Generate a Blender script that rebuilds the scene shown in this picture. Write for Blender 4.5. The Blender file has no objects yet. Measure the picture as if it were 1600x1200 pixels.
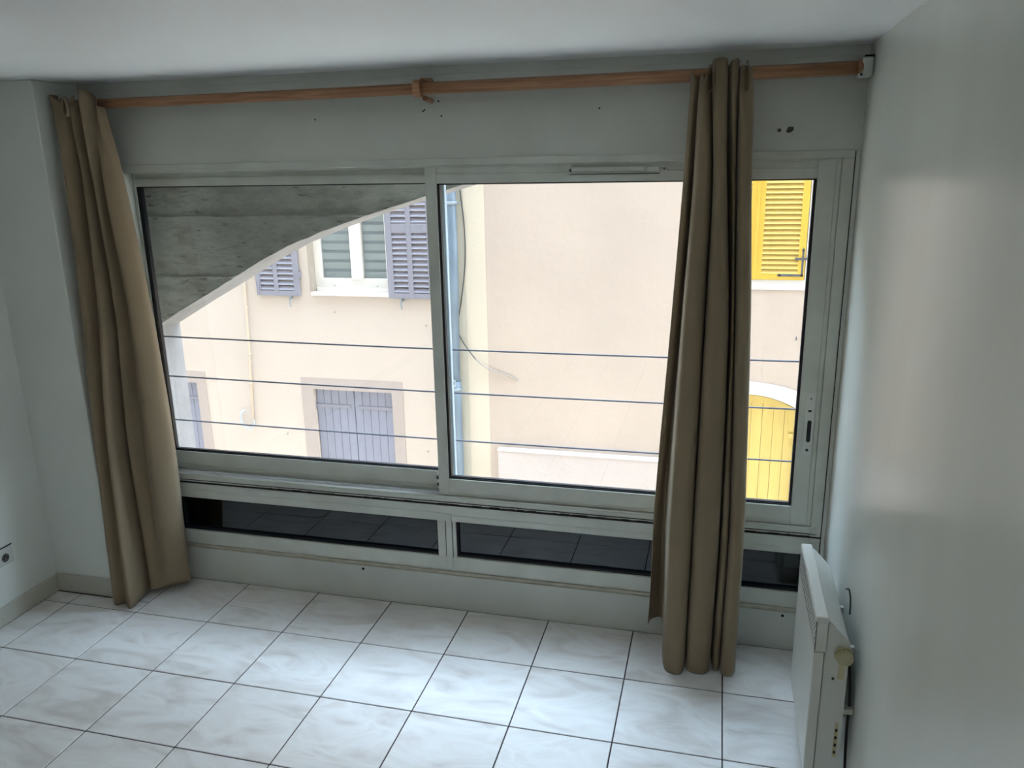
import bpy, bmesh, math, random
from mathutils import Vector, Matrix, noise as mn
random.seed(7)
SC = bpy.context.scene
COL = SC.collection
PI = math.pi

# ------------------------------------------------------------------ camera, sky, exposure
cam_d = bpy.data.cameras.new('camera'); cam = bpy.data.objects.new('camera', cam_d); COL.objects.link(cam)
cam.location = (3.0997, -3.3006, 2.0977)
cam.rotation_euler = (1.3020, 0.0189, 0.2487)
cam_d.sensor_width = 36; cam_d.lens = 1251.13 / 1600 * 36; cam_d.clip_start = .02; cam_d.clip_end = 200
SC.camera = cam
SC.view_settings.view_transform = 'Standard'
SC.view_settings.look = 'None'
SC.view_settings.gamma = 1
SC.view_settings.use_curve_mapping = False
SC.view_settings.exposure = 1.22
SKY_STRENGTH = 8.8
SKY_BLUE = (.55, .76, 1.0); SKY_WHITE = (.86, .92, 1.0)

w = bpy.data.worlds.new('sky'); SC.world = w; w.use_nodes = True
nt = w.node_tree; nt.nodes.clear()
out = nt.nodes.new('ShaderNodeOutputWorld'); bg = nt.nodes.new('ShaderNodeBackground')
tc = nt.nodes.new('ShaderNodeTexCoord'); nz = nt.nodes.new('ShaderNodeTexNoise'); cr = nt.nodes.new('ShaderNodeValToRGB')
nz.inputs['Scale'].default_value = 1.3; nz.inputs['Detail'].default_value = 4
cr.color_ramp.elements[0].position = .36; cr.color_ramp.elements[0].color = (*SKY_BLUE, 1)
cr.color_ramp.elements[1].position = .66; cr.color_ramp.elements[1].color = (*SKY_WHITE, 1)
nt.links.new(tc.outputs['Generated'], nz.inputs['Vector']); nt.links.new(nz.outputs['Fac'], cr.inputs['Fac'])
nt.links.new(cr.outputs['Color'], bg.inputs['Color']); bg.inputs['Strength'].default_value = SKY_STRENGTH
nt.links.new(bg.outputs['Background'], out.inputs['Surface'])

SUN_E = 5.0      # high sun shining straight down the length of the street: it reaches the paving, not the house fronts
sd = bpy.data.lights.new('sun', 'SUN'); sd.energy = SUN_E; sd.angle = .009; sd.color = (1, .97, .92)
so0 = bpy.data.objects.new('sun', sd); COL.objects.link(so0)
so0.rotation_euler = (0, -math.radians(36), 0)
FILL_W = 3.4  # weak fill lamp, added out of view to brighten the room
ld = bpy.data.lights.new('fill_light', 'AREA'); ld.shape = 'DISK'; ld.size = .5; ld.energy = FILL_W; ld.color = (.96, .98, 1)
lo = bpy.data.objects.new('fill_light', ld); COL.objects.link(lo); lo.location = (1.8, -2.75, 2.36)

# ------------------------------------------------------------------ materials
def nodemat(name):
    m = bpy.data.materials.new(name); m.use_nodes = True
    return m, m.node_tree, m.node_tree.nodes['Principled BSDF']

def lin(c):
    return tuple(((x / 255) / 12.92 if x / 255 < .04045 else ((x / 255 + .055) / 1.055) ** 2.4) for x in c)

def mat(name, rgb, rough=.5, var=.0, scale=6, bump=0, bscale=60, metal=0, spec=.5, dist=.01, stretch=(1, 1, 1), rgb2=None, pos=(.35, .65), detail=4, seam=None):
    """painted / plastered surface: base colour broken up by noise, fine relief by bump"""
    m, t, b = nodemat(name)
    c1 = lin(rgb); c2 = lin(rgb2) if rgb2 else tuple(x * (1 - var) for x in c1)
    b.inputs['Roughness'].default_value = rough; b.inputs['Metallic'].default_value = metal
    b.inputs['Specular IOR Level'].default_value = spec
    tc = t.nodes.new('ShaderNodeTexCoord'); mp = t.nodes.new('ShaderNodeMapping'); mp.inputs['Scale'].default_value = stretch
    t.links.new(tc.outputs['Object'], mp.inputs['Vector'])
    if var or rgb2:
        n = t.nodes.new('ShaderNodeTexNoise'); n.inputs['Scale'].default_value = scale; n.inputs['Detail'].default_value = detail
        r = t.nodes.new('ShaderNodeValToRGB')
        r.color_ramp.elements[0].position = pos[0]; r.color_ramp.elements[0].color = (*c2, 1)
        r.color_ramp.elements[1].position = pos[1]; r.color_ramp.elements[1].color = (*c1, 1)
        t.links.new(mp.outputs['Vector'], n.inputs['Vector']); t.links.new(n.outputs['Fac'], r.inputs['Fac'])
        t.links.new(r.outputs['Color'], b.inputs['Base Color'])
    else:
        b.inputs['Base Color'].default_value = (*c1, 1)
    if bump:
        n2 = t.nodes.new('ShaderNodeTexNoise'); n2.inputs['Scale'].default_value = bscale; n2.inputs['Detail'].default_value = 6
        bp = t.nodes.new('ShaderNodeBump'); bp.inputs['Strength'].default_value = bump; bp.inputs['Distance'].default_value = dist
        t.links.new(mp.outputs['Vector'], n2.inputs['Vector']); t.links.new(n2.outputs['Fac'], bp.inputs['Height'])
        t.links.new(bp.outputs['Normal'], b.inputs['Normal'])
    return m

OUT_ALBEDO = .52      # the street's paints are mid-toned: one factor on all of them
def omat(name, rgb, rough=.5, *ar, **kw):
    def dim(c):
        return tuple(255 * (1.055 * (v * OUT_ALBEDO) ** (1 / 2.4) - .055) if v * OUT_ALBEDO > .0031 else 255 * 12.92 * v * OUT_ALBEDO for v in lin(c))
    if kw.get('rgb2'): kw['rgb2'] = dim(kw['rgb2'])
    return mat(name, dim(rgb), rough, *ar, **kw)
M = {}
M['wall'] = mat('interior_wall_paint', (226, 229, 222), .45, .05, 3, .12, 25, dist=.004)
M['gloss_wall'] = mat('satin_wall_paint', (222, 225, 217), .26, .08, 2.2, .12, 3.0, dist=.012, stretch=(1, 1, .35), spec=.32)
M['ceiling'] = mat('satin_ceiling_paint', (238, 241, 243), .36, .02, 2, .05, 4, spec=.6, dist=.006)
M['header'] = mat('header_paint', (214, 215, 206), .5, .08, 4, .1, 20, dist=.004)
M['panel'] = mat('base_panel_paint', (214, 216, 208), .4, .10, 3.5, .05, 20, dist=.003)
M['skirting'] = mat('skirting_tile', (196, 194, 182), .3, .06, 8)
M['lacquer'] = mat('white_window_lacquer', (214, 216, 206), .32, .12, 7, .04, 30, dist=.002)
M['lacquer_side'] = mat('window_side_strip', (220, 222, 216), .35, .05, 5)
M['alu'] = mat('bare_aluminium_track', (236, 240, 242), .3, .1, 30, stretch=(.2, 4, 4), spec=.8)
M['outer_alu'] = mat('outer_aluminium', (170, 182, 188), .4, .05, 5)
M['gasket'] = mat('black_rubber_gasket', (16, 18, 26), .45, .3, 60)
M['groove'] = mat('dirty_groove', (40, 38, 34), .8, .4, 60)
M['silicone'] = mat('aged_cream_silicone', (196, 192, 174), .5, .25, 18, stretch=(1, 3, 3))
M['black'] = mat('black_plastic', (12, 12, 12), .5, .3, 40)
M['chip'] = mat('bare_filler', (98, 98, 98), .9, .5, 60)
M['hole'] = mat('drill_hole_dark', (22, 20, 18), .9, .4, 60)
M['plug'] = mat('cream_plastic_plug', (214, 212, 202), .4, .05, 60)
M['concrete_dark'] = mat('parapet_concrete', (70, 76, 80), .9, .3, 8, .5, 40)
M['radiator'] = mat('white_radiator_enamel', (214, 214, 206), .3, .05, 5)
M['radiator_dark'] = mat('radiator_inside', (45, 42, 36), .8, .3, 30)
M['knob'] = mat('cream_knob_plastic', (182, 176, 140), .45, .12, 40)
M['cream_sticker'] = mat('cream_sticker', (206, 198, 160), .5, .1, 40)
M['warning_sticker'] = mat('yellow_sticker', (190, 170, 100), .5, .2, 50)
M['plaster_white'] = mat('chipped_plaster', (205, 205, 196), .9, .15, 30, .5, 60)
M['socket'] = mat('socket_plastic', (206, 206, 200), .35, .04, 20)
M['grey_cable'] = mat('grey_cable_sheath', (52, 52, 50), .5, .2, 20)
M['plaster_peach'] = omat('peach_render', (255, 236, 220), .9, .05, .7, .35, 18, dist=.01)
M['plaster_cream'] = omat('cream_render', (246, 236, 214), .9, .05, 1.5, .3, 20, dist=.01)
M['plaster_pale'] = omat('pale_yellow_render', (266, 250, 226), .9, .03, 1.5, .3, 20, dist=.01)
M['plaster_pink'] = omat('pink_beige_render', (248, 226, 208), .9, .07, .9, .5, 5, dist=.02)
M['plaster_plinth'] = omat('pale_plinth_render', (246, 230, 222), .9, .06, 2, .4, 9, dist=.02)
M['taupe_band'] = omat('taupe_door_surround', (222, 204, 194), .85, .03, 3)
M['taupe_band_side'] = omat('taupe_reveal', (216, 200, 182), .85, .05, 3)
M['white_band'] = omat('white_surround', (275, 268, 262), .8, .03, 3)
M['shutter_grey'] = omat('lavender_grey_shutter_paint', (176, 172, 184), .55, .05, 6)
M['slat_grey'] = omat('lavender_grey_slat_paint', (184, 180, 194), .55, .05, 6)
M['void_grey'] = omat('shutter_back', (120, 120, 132), .8, .1, 6)
M['plank_grey'] = omat('lavender_grey_plank_paint', (178, 178, 196), .6, .07, 5, .2, 30, stretch=(6, 6, .6))
M['plank_joint'] = omat('plank_joint_dark', (150, 146, 152), .9, .1, 6)
M['yellow'] = omat('yellow_shutter_paint', (270, 222, 84), .5, .06, 5)
M['yellow_slat'] = omat('yellow_slat_paint', (275, 232, 120), .5, .05, 5)
M['yellow_plank'] = omat('faded_yellow_plank_paint', (268, 232, 130), .55, .08, 3, .2, 30, stretch=(5, 5, .5))
M['yellow_joint'] = omat('yellow_joint', (200, 165, 80), .9, .1, 5)
M['iron'] = omat('grey_iron', (120, 122, 128), .6, .35, 40)
M['upvc'] = omat('white_window_plastic', (290, 280, 268), .35, .02, 5)
M['blind'] = omat('greige_blind', (236, 238, 228), .7, .05, 5)
M['blind_dark'] = omat('blind_darker_band', (195, 200, 198), .7, .05, 5)  # darker grey-green bands alternating with the lighter blind slats
M['zinc'] = omat('blue_grey_zinc', (150, 170, 188), .45, .25, 4, metal=.1, stretch=(2, 2, .5))
M['zinc_clamp'] = omat('pale_zinc_clamp', (184, 198, 208), .4, .1, 30, metal=.2)
M['cream_pipe'] = omat('cream_painted_pipe', (255, 232, 204), .5, .05, 4)
M['white_hose'] = omat('white_plastic_hose', (228, 230, 234), .4, .05, 10)
M['wire'] = omat('dark_wire_sheath', (88, 88, 86), .6, .2, 10)
M['wire_pale'] = omat('pale_wire_sheath', (205, 198, 188), .6, .1, 10)
M['steel'] = omat('grey_steel_cable', (130, 132, 150), .6, .25, 60)
M['asphalt'] = mat('pale_stone_paving', (200, 194, 184), .9, .15, 2, .3, 40)
M['roof_tile'] = omat('terracotta', (190, 120, 85), .8, .25, 5)
M['plate'] = omat('white_number_plate', (214, 230, 236), .35, .03, 30)
M['plate_ink'] = omat('plate_ink', (60, 80, 88), .6, .1, 30)
M['facade_own'] = omat('own_facade_render', (176, 168, 156), .9, .06, 2, .3, 20)
M['grout'] = mat('dark_tile_grout', (62, 58, 60), .9, .25, 40)

# glazed marble-look tile: veins follow the floor, tint differs per tile
def tile_material():
    m, t, b = nodemat('glazed_marble_tile')
    L = t.links
    oi = t.nodes.new('ShaderNodeObjectInfo'); tc = t.nodes.new('ShaderNodeTexCoord')
    vm = t.nodes.new('ShaderNodeVectorMath'); vm.operation = 'MULTIPLY_ADD'
    cmb = t.nodes.new('ShaderNodeCombineXYZ')
    ml = t.nodes.new('ShaderNodeMath'); ml.operation = 'MULTIPLY'; ml.inputs[1].default_value = 37
    L.new(oi.outputs['Random'], ml.inputs[0])
    for i in range(3): L.new(ml.outputs[0], cmb.inputs[i])
    mp = t.nodes.new('ShaderNodeMapping'); mp.inputs['Scale'].default_value = (1, 2.6, 1); mp.inputs['Rotation'].default_value = (0, 0, .5)
    L.new(tc.outputs['Object'], mp.inputs['Vector'])
    add = t.nodes.new('ShaderNodeVectorMath'); add.operation = 'ADD'
    L.new(mp.outputs['Vector'], add.inputs[0]); L.new(cmb.outputs[0], add.inputs[1])
    n = t.nodes.new('ShaderNodeTexNoise'); n.inputs['Scale'].default_value = 2.6; n.inputs['Detail'].default_value = 7; n.inputs['Distortion'].default_value = 1.6
    L.new(add.outputs[0], n.inputs['Vector'])
    r = t.nodes.new('ShaderNodeValToRGB'); e = r.color_ramp.elements
    e[0].position = .30; e[0].color = (*lin((206, 200, 194)), 1)
    e[1].position = .46; e[1].color = (*lin((226, 223, 219)), 1)
    k = e.new(.58); k.color = (*lin((233, 232, 229)), 1)
    k = e.new(.72); k.color = (*lin((222, 216, 211)), 1)
    L.new(n.outputs['Fac'], r.inputs['Fac']); L.new(r.outputs['Color'], b.inputs['Base Color'])
    b.inputs['Roughness'].default_value = .30; b.inputs['Specular IOR Level'].default_value = .5
    n2 = t.nodes.new('ShaderNodeTexNoise'); n2.inputs['Scale'].default_value = 9
    bp = t.nodes.new('ShaderNodeBump'); bp.inputs['Strength'].default_value = .12; bp.inputs['Distance'].default_value = .004
    L.new(tc.outputs['Object'], n2.inputs['Vector']); L.new(n2.outputs['Fac'], bp.inputs['Height']); L.new(bp.outputs['Normal'], b.inputs['Normal'])
    return m
M['tile'] = tile_material()

def wood_material():
    m, t, b = nodemat('varnished_beech'); L = t.links
    tc = t.nodes.new('ShaderNodeTexCoord'); mp = t.nodes.new('ShaderNodeMapping'); mp.inputs['Scale'].default_value = (1.2, 22, 22)
    n = t.nodes.new('ShaderNodeTexNoise'); n.inputs['Scale'].default_value = 3; n.inputs['Detail'].default_value = 6; n.inputs['Distortion'].default_value = .6
    r = t.nodes.new('ShaderNodeValToRGB'); r.color_ramp.elements[0].color = (*lin((146, 100, 70)), 1); r.color_ramp.elements[1].color = (*lin((190, 144, 106)), 1)
    r.color_ramp.elements[0].position = .3; r.color_ramp.elements[1].position = .7
    L.new(tc.outputs['Object'], mp.inputs['Vector']); L.new(mp.outputs['Vector'], n.inputs['Vector']); L.new(n.outputs['Fac'], r.inputs['Fac']); L.new(r.outputs['Color'], b.inputs['Base Color'])
    b.inputs['Roughness'].default_value = .45
    return m
M['wood'] = wood_material()

def cloth_material():
    m, t, b = nodemat('taupe_cotton_cloth'); L = t.links
    tc = t.nodes.new('ShaderNodeTexCoord')
    n = t.nodes.new('ShaderNodeTexNoise'); n.inputs['Scale'].default_value = 5; n.inputs['Detail'].default_value = 5
    r = t.nodes.new('ShaderNodeValToRGB'); r.color_ramp.elements[0].color = (*lin((134, 117, 93)), 1); r.color_ramp.elements[1].color = (*lin((152, 134, 107)), 1)
    L.new(tc.outputs['Object'], n.inputs['Vector']); L.new(n.outputs['Fac'], r.inputs['Fac'])
    L.new(r.outputs['Color'], b.inputs['Base Color'])
    b.inputs['Roughness'].default_value = .8; b.inputs['Specular IOR Level'].default_value = .25
    b.inputs['Sheen Weight'].default_value = .15
    n2 = t.nodes.new('ShaderNodeTexNoise'); n2.inputs['Scale'].default_value = 700
    bp = t.nodes.new('ShaderNodeBump'); bp.inputs['Strength'].default_value = .1; bp.inputs['Distance'].default_value = .001
    L.new(tc.outputs['Object'], n2.inputs['Vector']); L.new(n2.outputs['Fac'], bp.inputs['Height']); L.new(bp.outputs['Normal'], b.inputs['Normal'])
    tr = t.nodes.new('ShaderNodeBsdfTranslucent'); L.new(r.outputs['Color'], tr.inputs['Color'])
    mx = t.nodes.new('ShaderNodeMixShader'); mx.inputs[0].default_value = .04
    o = t.nodes['Material Output']
    L.new(b.outputs[0], mx.inputs[1]); L.new(tr.outputs[0], mx.inputs[2]); L.new(mx.outputs[0], o.inputs['Surface'])
    return m
M['cloth'] = cloth_material()

def glass_material(name, tint, refl=1.0, ior=1.45):
    m = bpy.data.materials.new(name); m.use_nodes = True; t = m.node_tree; t.nodes.clear()
    o = t.nodes.new('ShaderNodeOutputMaterial'); mx = t.nodes.new('ShaderNodeMixShader')
    tr = t.nodes.new('ShaderNodeBsdfTransparent'); tr.inputs[0].default_value = (*tint, 1)
    gl = t.nodes.new('ShaderNodeBsdfGlossy'); gl.inputs['Roughness'].default_value = .0; gl.inputs['Color'].default_value = (refl, refl, refl, 1)
    fr = t.nodes.new('ShaderNodeFresnel'); 
    # same reflectance entering and leaving the thin sheet (no total reflection inside it)
    ge = t.nodes.new('ShaderNodeNewGeometry'); mr = t.nodes.new('ShaderNodeMapRange')
    mr.inputs['To Min'].default_value = ior; mr.inputs['To Max'].default_value = 1 / ior
    t.links.new(ge.outputs['Backfacing'], mr.inputs['Value']); t.links.new(mr.outputs[0], fr.inputs['IOR'])
    t.links.new(fr.outputs[0], mx.inputs[0]); t.links.new(tr.outputs[0], mx.inputs[1]); t.links.new(gl.outputs[0], mx.inputs[2]); t.links.new(mx.outputs[0], o.inputs['Surface'])
    return m
M['glass'] = glass_material('clear_window_glass', (.97, .98, .98), ior=1.45)
M['dark_glass'] = glass_material('smoked_lower_glass', (.06, .08, .09), refl=1.0, ior=1.55)
M['far_glass'] = glass_material('house_window_glass', (.90, .92, .94))

# board-marked concrete, pitted, with fine horizontal grain
def concrete_material():
    m, t, b = nodemat('board_marked_concrete'); L = t.links
    tc = t.nodes.new('ShaderNodeTexCoord'); mp = t.nodes.new('ShaderNodeMapping'); mp.inputs['Scale'].default_value = (1.5, 3, 3.4)
    L.new(tc.outputs['Object'], mp.inputs['Vector'])
    n = t.nodes.new('ShaderNodeTexNoise'); n.inputs['Scale'].default_value = 3; n.inputs['Detail'].default_value = 12; n.inputs['Roughness'].default_value = .72; n.inputs['Distortion'].default_value = .15
    L.new(mp.outputs['Vector'], n.inputs['Vector'])
    r = t.nodes.new('ShaderNodeValToRGB'); r.color_ramp.elements[0].position = .28; r.color_ramp.elements[0].color = (*lin((130, 130, 122)), 1)
    r.color_ramp.elements[1].position = .6; r.color_ramp.elements[1].color = (*lin((178, 178, 170)), 1)
    L.new(n.outputs['Fac'], r.inputs['Fac'])
    v = t.nodes.new('ShaderNodeTexNoise'); v.inputs['Scale'].default_value = 10; v.inputs['Detail'].default_value = 5
    mp2 = t.nodes.new('ShaderNodeMapping'); mp2.inputs['Scale'].default_value = (1.2, 3, 4.5); L.new(tc.outputs['Object'], mp2.inputs['Vector'])
    L.new(mp2.outputs['Vector'], v.inputs['Vector'])
    r2 = t.nodes.new('ShaderNodeValToRGB'); r2.color_ramp.elements[0].position = .30; r2.color_ramp.elements[0].color = (.45, .45, .42, 1); r2.color_ramp.elements[1].position = .37; r2.color_ramp.elements[1].color = (1, 1, 1, 1)
    L.new(v.outputs['Fac'], r2.inputs['Fac'])
    mx = t.nodes.new('ShaderNodeMix'); mx.data_type = 'RGBA'; mx.blend_type = 'MULTIPLY'; mx.inputs[0].default_value = 1
    L.new(r.outputs['Color'], mx.inputs[6]); L.new(r2.outputs['Color'], mx.inputs[7]); L.new(mx.outputs[2], b.inputs['Base Color'])
    bp = t.nodes.new('ShaderNodeBump'); bp.inputs['Strength'].default_value = .9; bp.inputs['Distance'].default_value = .02
    L.new(n.outputs['Fac'], bp.inputs['Height']); L.new(bp.outputs['Normal'], b.inputs['Normal'])
    b.inputs['Roughness'].default_value = .9
    return m
M['concrete'] = concrete_material()
M['concrete_edge'] = omat('smoother_concrete_reveal', (196, 188, 182), .85, .22, 4, .4, 30, dist=.01)

# ------------------------------------------------------------------ geometry helpers
def link(name, me, m=None, parent=None, loc=None):
    o = bpy.data.objects.new(name, me); COL.objects.link(o)
    if m is not None and me is not None and not me.materials:
        for x in (m if isinstance(m, (list, tuple)) else [m]): me.materials.append(x)
    if parent: o.parent = parent
    if loc: o.location = loc
    return o

def tag(o, label=None, cat=None, group=None, kind=None):
    if label: o['label'] = label
    if cat: o['category'] = cat
    if group: o['group'] = group
    if kind: o['kind'] = kind
    return o

def empty(name, loc=(0, 0, 0)):
    o = bpy.data.objects.new(name, None); COL.objects.link(o); o.location = loc; o.empty_display_size = .1
    return o

class G:
    """collects boxes, tubes and prisms; build() links them as one mesh object"""
    def __init__(s): s.bm = bmesh.new()
    def box(s, a, b, bev=0, mi=0):
        a, b = [min(p, q) for p, q in zip(a, b)], [max(p, q) for p, q in zip(a, b)]
        r = bmesh.ops.create_cube(s.bm, size=1); vs = r['verts']
        for v in vs:
            v.co = Vector([(a[i] + b[i]) / 2 + v.co[i] * (b[i] - a[i]) for i in range(3)])
        fs = {f for v in vs for f in v.link_faces}
        for f in fs: f.material_index = mi
        if bev:
            es = list({e for v in vs for e in v.link_edges})
            bmesh.ops.bevel(s.bm, geom=es, offset=bev, segments=1, profile=.5, affect='EDGES', material=-1)
        return s
    def prism(s, pts, axis, a, b, mi=0):
        """polygon in the plane normal to axis, from a to b"""
        def P(u, v, w):
            return {'x': (w, u, v), 'y': (u, w, v), 'z': (u, v, w)}[axis]
        n = len(pts)
        A = [s.bm.verts.new(P(u, v, a)) for u, v in pts]; B = [s.bm.verts.new(P(u, v, b)) for u, v in pts]
        fs = [s.bm.faces.new(A[::-1]), s.bm.faces.new(B)]
        for i in range(n): fs.append(s.bm.faces.new((A[i], A[(i + 1) % n], B[(i + 1) % n], B[i])))
        for f in fs: f.material_index = mi
        return s
    def tube(s, pts, r, n=10, mi=0, smooth=True):
        pts = [Vector(p) for p in pts]; rings = []; m = len(pts)
        rr = r if isinstance(r, (list, tuple)) else [r] * m
        up = None
        for i, p in enumerate(pts):
            d = (pts[min(i + 1, m - 1)] - pts[max(i - 1, 0)]).normalized()
            if up is None: up = d.orthogonal().normalized()
            up = (up - d * up.dot(d)).normalized(); sd = d.cross(up)
            rings.append([s.bm.verts.new(p + (up * math.cos(2 * PI * k / n) + sd * math.sin(2 * PI * k / n)) * rr[i]) for k in range(n)])
        for i in range(m - 1):
            for k in range(n):
                f = s.bm.faces.new((rings[i][k], rings[i][(k + 1) % n], rings[i + 1][(k + 1) % n], rings[i + 1][k])); f.smooth = smooth; f.material_index = mi
        for R, fl in ((rings[0], True), (rings[-1], False)):
            f = s.bm.faces.new(R[::-1] if fl else R); f.material_index = mi
        return s
    def build(s, name, m, parent=None, loc=None, recalc=True):
        if recalc: bmesh.ops.recalc_face_normals(s.bm, faces=s.bm.faces)
        me = bpy.data.meshes.new(name)
        if loc:
            for v in s.bm.verts: v.co -= Vector(loc)
        s.bm.to_mesh(me); s.bm.free()
        return link(name, me, m, parent, loc)

def cr(p0, p1, p2, p3, t):
    return tuple(.5 * (2 * b + (c - a) * t + (2 * a - 5 * b + 4 * c - d) * t * t + (3 * b - a - 3 * c + d) * t ** 3) for a, b, c, d in zip(p0, p1, p2, p3))
def spline(pts, sub):
    o = []; n = len(pts)
    for i in range(n - 1):
        for k in range(sub):
            o.append(cr(pts[max(i - 1, 0)], pts[i], pts[i + 1], pts[min(i + 2, n - 1)], k / sub))
    o.append(pts[-1]); return o

# ================================================================== SETTING
ZC = 2.484; XL, XR = -.15, 3.592; YB = -5.2
# ---- floor: recessed grout bed with every tile a piece of its own
fl = G().box((XL - .2, YB - .1, -.20), (XR + .15, .12, -.003)).build('floor', M['grout'])
tag(fl, 'floor of glazed marble-look tiles with dark grout joints', kind='structure')
TX, TY, Y0, JO = .4, .3933, -.3669, .0026
tile_cache = {}
def tile_mesh(wd, dp):
    k = (round(wd, 3), round(dp, 3))
    if k not in tile_cache:
        g = G(); g.box((-wd / 2, -dp / 2, -.008), (wd / 2, dp / 2, 0), bev=.0015)
        bmesh.ops.recalc_face_normals(g.bm, faces=g.bm.faces)
        me = bpy.data.meshes.new('tile'); g.bm.to_mesh(me); g.bm.free(); me.materials.append(M['tile']); tile_cache[k] = me
    return tile_cache[k]
for i in range(-1, 9):
    x0, x1 = i * TX, (i + 1) * TX
    x0 = max(x0, XL + .004); x1 = min(x1, XR)
    for j in range(-1, 13):
        y1, y0 = Y0 - j * TY, Y0 - (j + 1) * TY
        y1 = min(y1, -.001 if x0 > .1 else -.262); y0 = max(y0, YB)
        if y1 - y0 < .02: continue
        if j == -1 and x0 < .1: y1 = -.274
        if y1 - y0 < .02: continue
        o = link('tile', tile_mesh(x1 - x0 - 2 * JO, y1 - y0 - 2 * JO), None, fl)
        o.location = ((x0 + x1) / 2, (y0 + y1) / 2, random.uniform(-.0003, .0003))
# the strip of tile in the recess beside the pier is cut to its corner
o = link('tile', tile_mesh(.188, .268), None, fl); o.location = (.3034, -.1375, 0)

ce = G().box((XL - .2, YB - .1, ZC), (XR + .15, .12, ZC + .12)).build('ceiling', M['ceiling']); tag(ce, 'plain white painted ceiling', kind='structure')
wl = G().box((XL - .2, YB - .1, -.003), (XL, -.25, ZC)).build('wall_left', M['wall']); tag(wl, 'white painted left wall', kind='structure')
wr = G().box((XR, YB - .1, -.003), (XR + .15, .12, ZC)).build('wall_right', M['gloss_wall']); tag(wr, 'satin white right wall reflecting the window', kind='structure')
wb = G().box((XL - .2, YB - .1, -.003), (XR + .15, YB, ZC)).build('wall_back', M['wall']); tag(wb, 'white wall behind the viewer', kind='structure')

# ---- window wall: pier, header, base panel
PX, PY = .205, -.262
wf = empty('wall_front'); tag(wf, 'white window wall with header above and low panel below', kind='structure')
G().box((XL - .2, PY, -.003), (PX, .30, ZC), bev=.004).build('pier', M['wall'], wf)
hd = G().box((PX, 0, 2.122), (XR, .12, ZC)).build('header', M['header'], wf)
G().box((PX, -.006, 2.452), (XR, 0, ZC)).build('cornice_strip', M['header'], wf)
G().box((PX, 0, -.003), (XR, .12, .195), bev=.002).build('base_panel', M['panel'], wf)
G().box((PX, .0, .19), (.362, .12, 2.125)).build('side_wall_strip', M['wall'], wf)
G().box((3.575, -.004, .19), (XR, .12, 2.122), bev=.002).build('side_strip', M['lacquer_side'], wf)
def disc(x, z, r, m, name, y=0, d=.0016, n=12, jag=0):
    pts = [(x + r * (1 + random.uniform(-jag, jag)) * math.cos(2 * PI * k / n), z + r * (1 + random.uniform(-jag, jag)) * math.sin(2 * PI * k / n)) for k in range(n)]
    return G().prism(pts, 'y', y - d, y + .001).build(name, m, wf)
disc(1.459, .165, .0065, M['hole'], 'screw_hole'); disc(3.447, .165, .0065, M['hole'], 'screw_hole')
disc(2.38, .180, .010, M['plug'], 'screw_plug', d=.004)
for x, z in ((1.955, 2.350), (1.893, 2.318), (1.886, 2.313), (1.965, 2.292), (1.392, 2.295), (2.62, 2.30)):
    disc(x, z, .0035, M['hole'], 'screw_hole')
disc(3.336, 2.200, .0145, M['chip'], 'paint_chip', jag=.35, n=11); disc(3.297, 2.200, .008, M['chip'], 'paint_chip', jag=.4, n=7)
disc(3.289, 2.203, .007, M['plaster_white'], 'paint_chip', jag=.4, n=7, d=.002)
# own facade outside, above and below the window, so the street side is closed too
G().box((-1.6, -6, ZC + .13), (4.4, .12, 3.6)).build('storey_above', M['facade_own'], wf)
G().box((-32, -6, 3.6), (36, .12, 19.0)).build('unseen_upper_storeys', M['facade_own'], wf)  # unseen storeys, height chosen to cut sky light on the houses opposite
G().box((-32, -6, -3.2), (-1.6, .66, 3.6)).build('neighbour_wing', M['facade_own'], wf)
G().box((4.4, -6, -3.2), (36, .66, 3.6)).build('neighbour_wing', M['facade_own'], wf)
G().box((XL - 1.3, .12, -3.2), (5.6, .36, -.02)).build('lower_facade', M['facade_own'], wf)
G().box((3.62, .12, -.02), (3.9, .36, ZC - .1)).build('reveal_right', M['facade_own'], wf)
pr_ = G().box((.205, .20, -.02), (3.62, .30, .44)).build('parapet', M['concrete_dark'], wf)

bb = G().box((XL, PY - .010, 0), (PX + .0, PY, .098), bev=.003).build('baseboard_front', M['skirting']); tag(bb, 'low off-white skirting along the pier', kind='structure')
bl = G().box((XL, YB, 0), (XL + .009, PY - .010, .094), bev=.003).build('baseboard_left', M['skirting']); tag(bl, 'low off-white skirting along the left wall', kind='structure')

# ================================================================== WINDOW
win = empty('window_1', (0, 0, 0)); tag(win, 'wide white sliding window with two panes over low dark fixed lights', kind='structure')
LQ = M['lacquer']
XA, XB = .360, 3.572          # outside of the frame
# outer frame
f = G()
f.box((XA, -.006, 2.094), (XB, .11, 2.124), bev=.002)          # top
f.box((XA, -.006, .53), (.387, .11, 2.094), bev=.002)           # left
f.box((3.530, -.006, .53), (XB, .11, 2.094), bev=.002)         # right
f.box((3.512, .004, .60), (3.530, .11, 2.094), bev=.002)       # right inner bead
f.box((.386, .004, 2.086), (3.52, .014, 2.095), bev=.001)
f.box((XA, -.004, .556), (XB, .11, .590), bev=.003)            # sill profile
f.build('outer_frame', LQ, win)
G().box((.387, -.008, .5895), (3.55, .003, .598), bev=.002).build('sill_bead', LQ, win)
t = G(); t.box((.387, .028, .590), (3.512, .033, .604), bev=.001); t.box((.387, .066, .590), (3.512, .071, .604), bev=.001); t.box((.387, .004, .589), (3.512, .026, .5925))
t.build('track', M['alu'], win)
g_ = G(); g_.box((XA + .03, -.0065, .5655), (XB - .02, -.003, .5685)); g_.box((XA + .01, -.0065, .549), (XB, -.001, .556)); g_.box((3.572, -.0035, .30), (3.5755, .01, 2.118))
g_.build('joint_gap', M['groove'], win)
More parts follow.
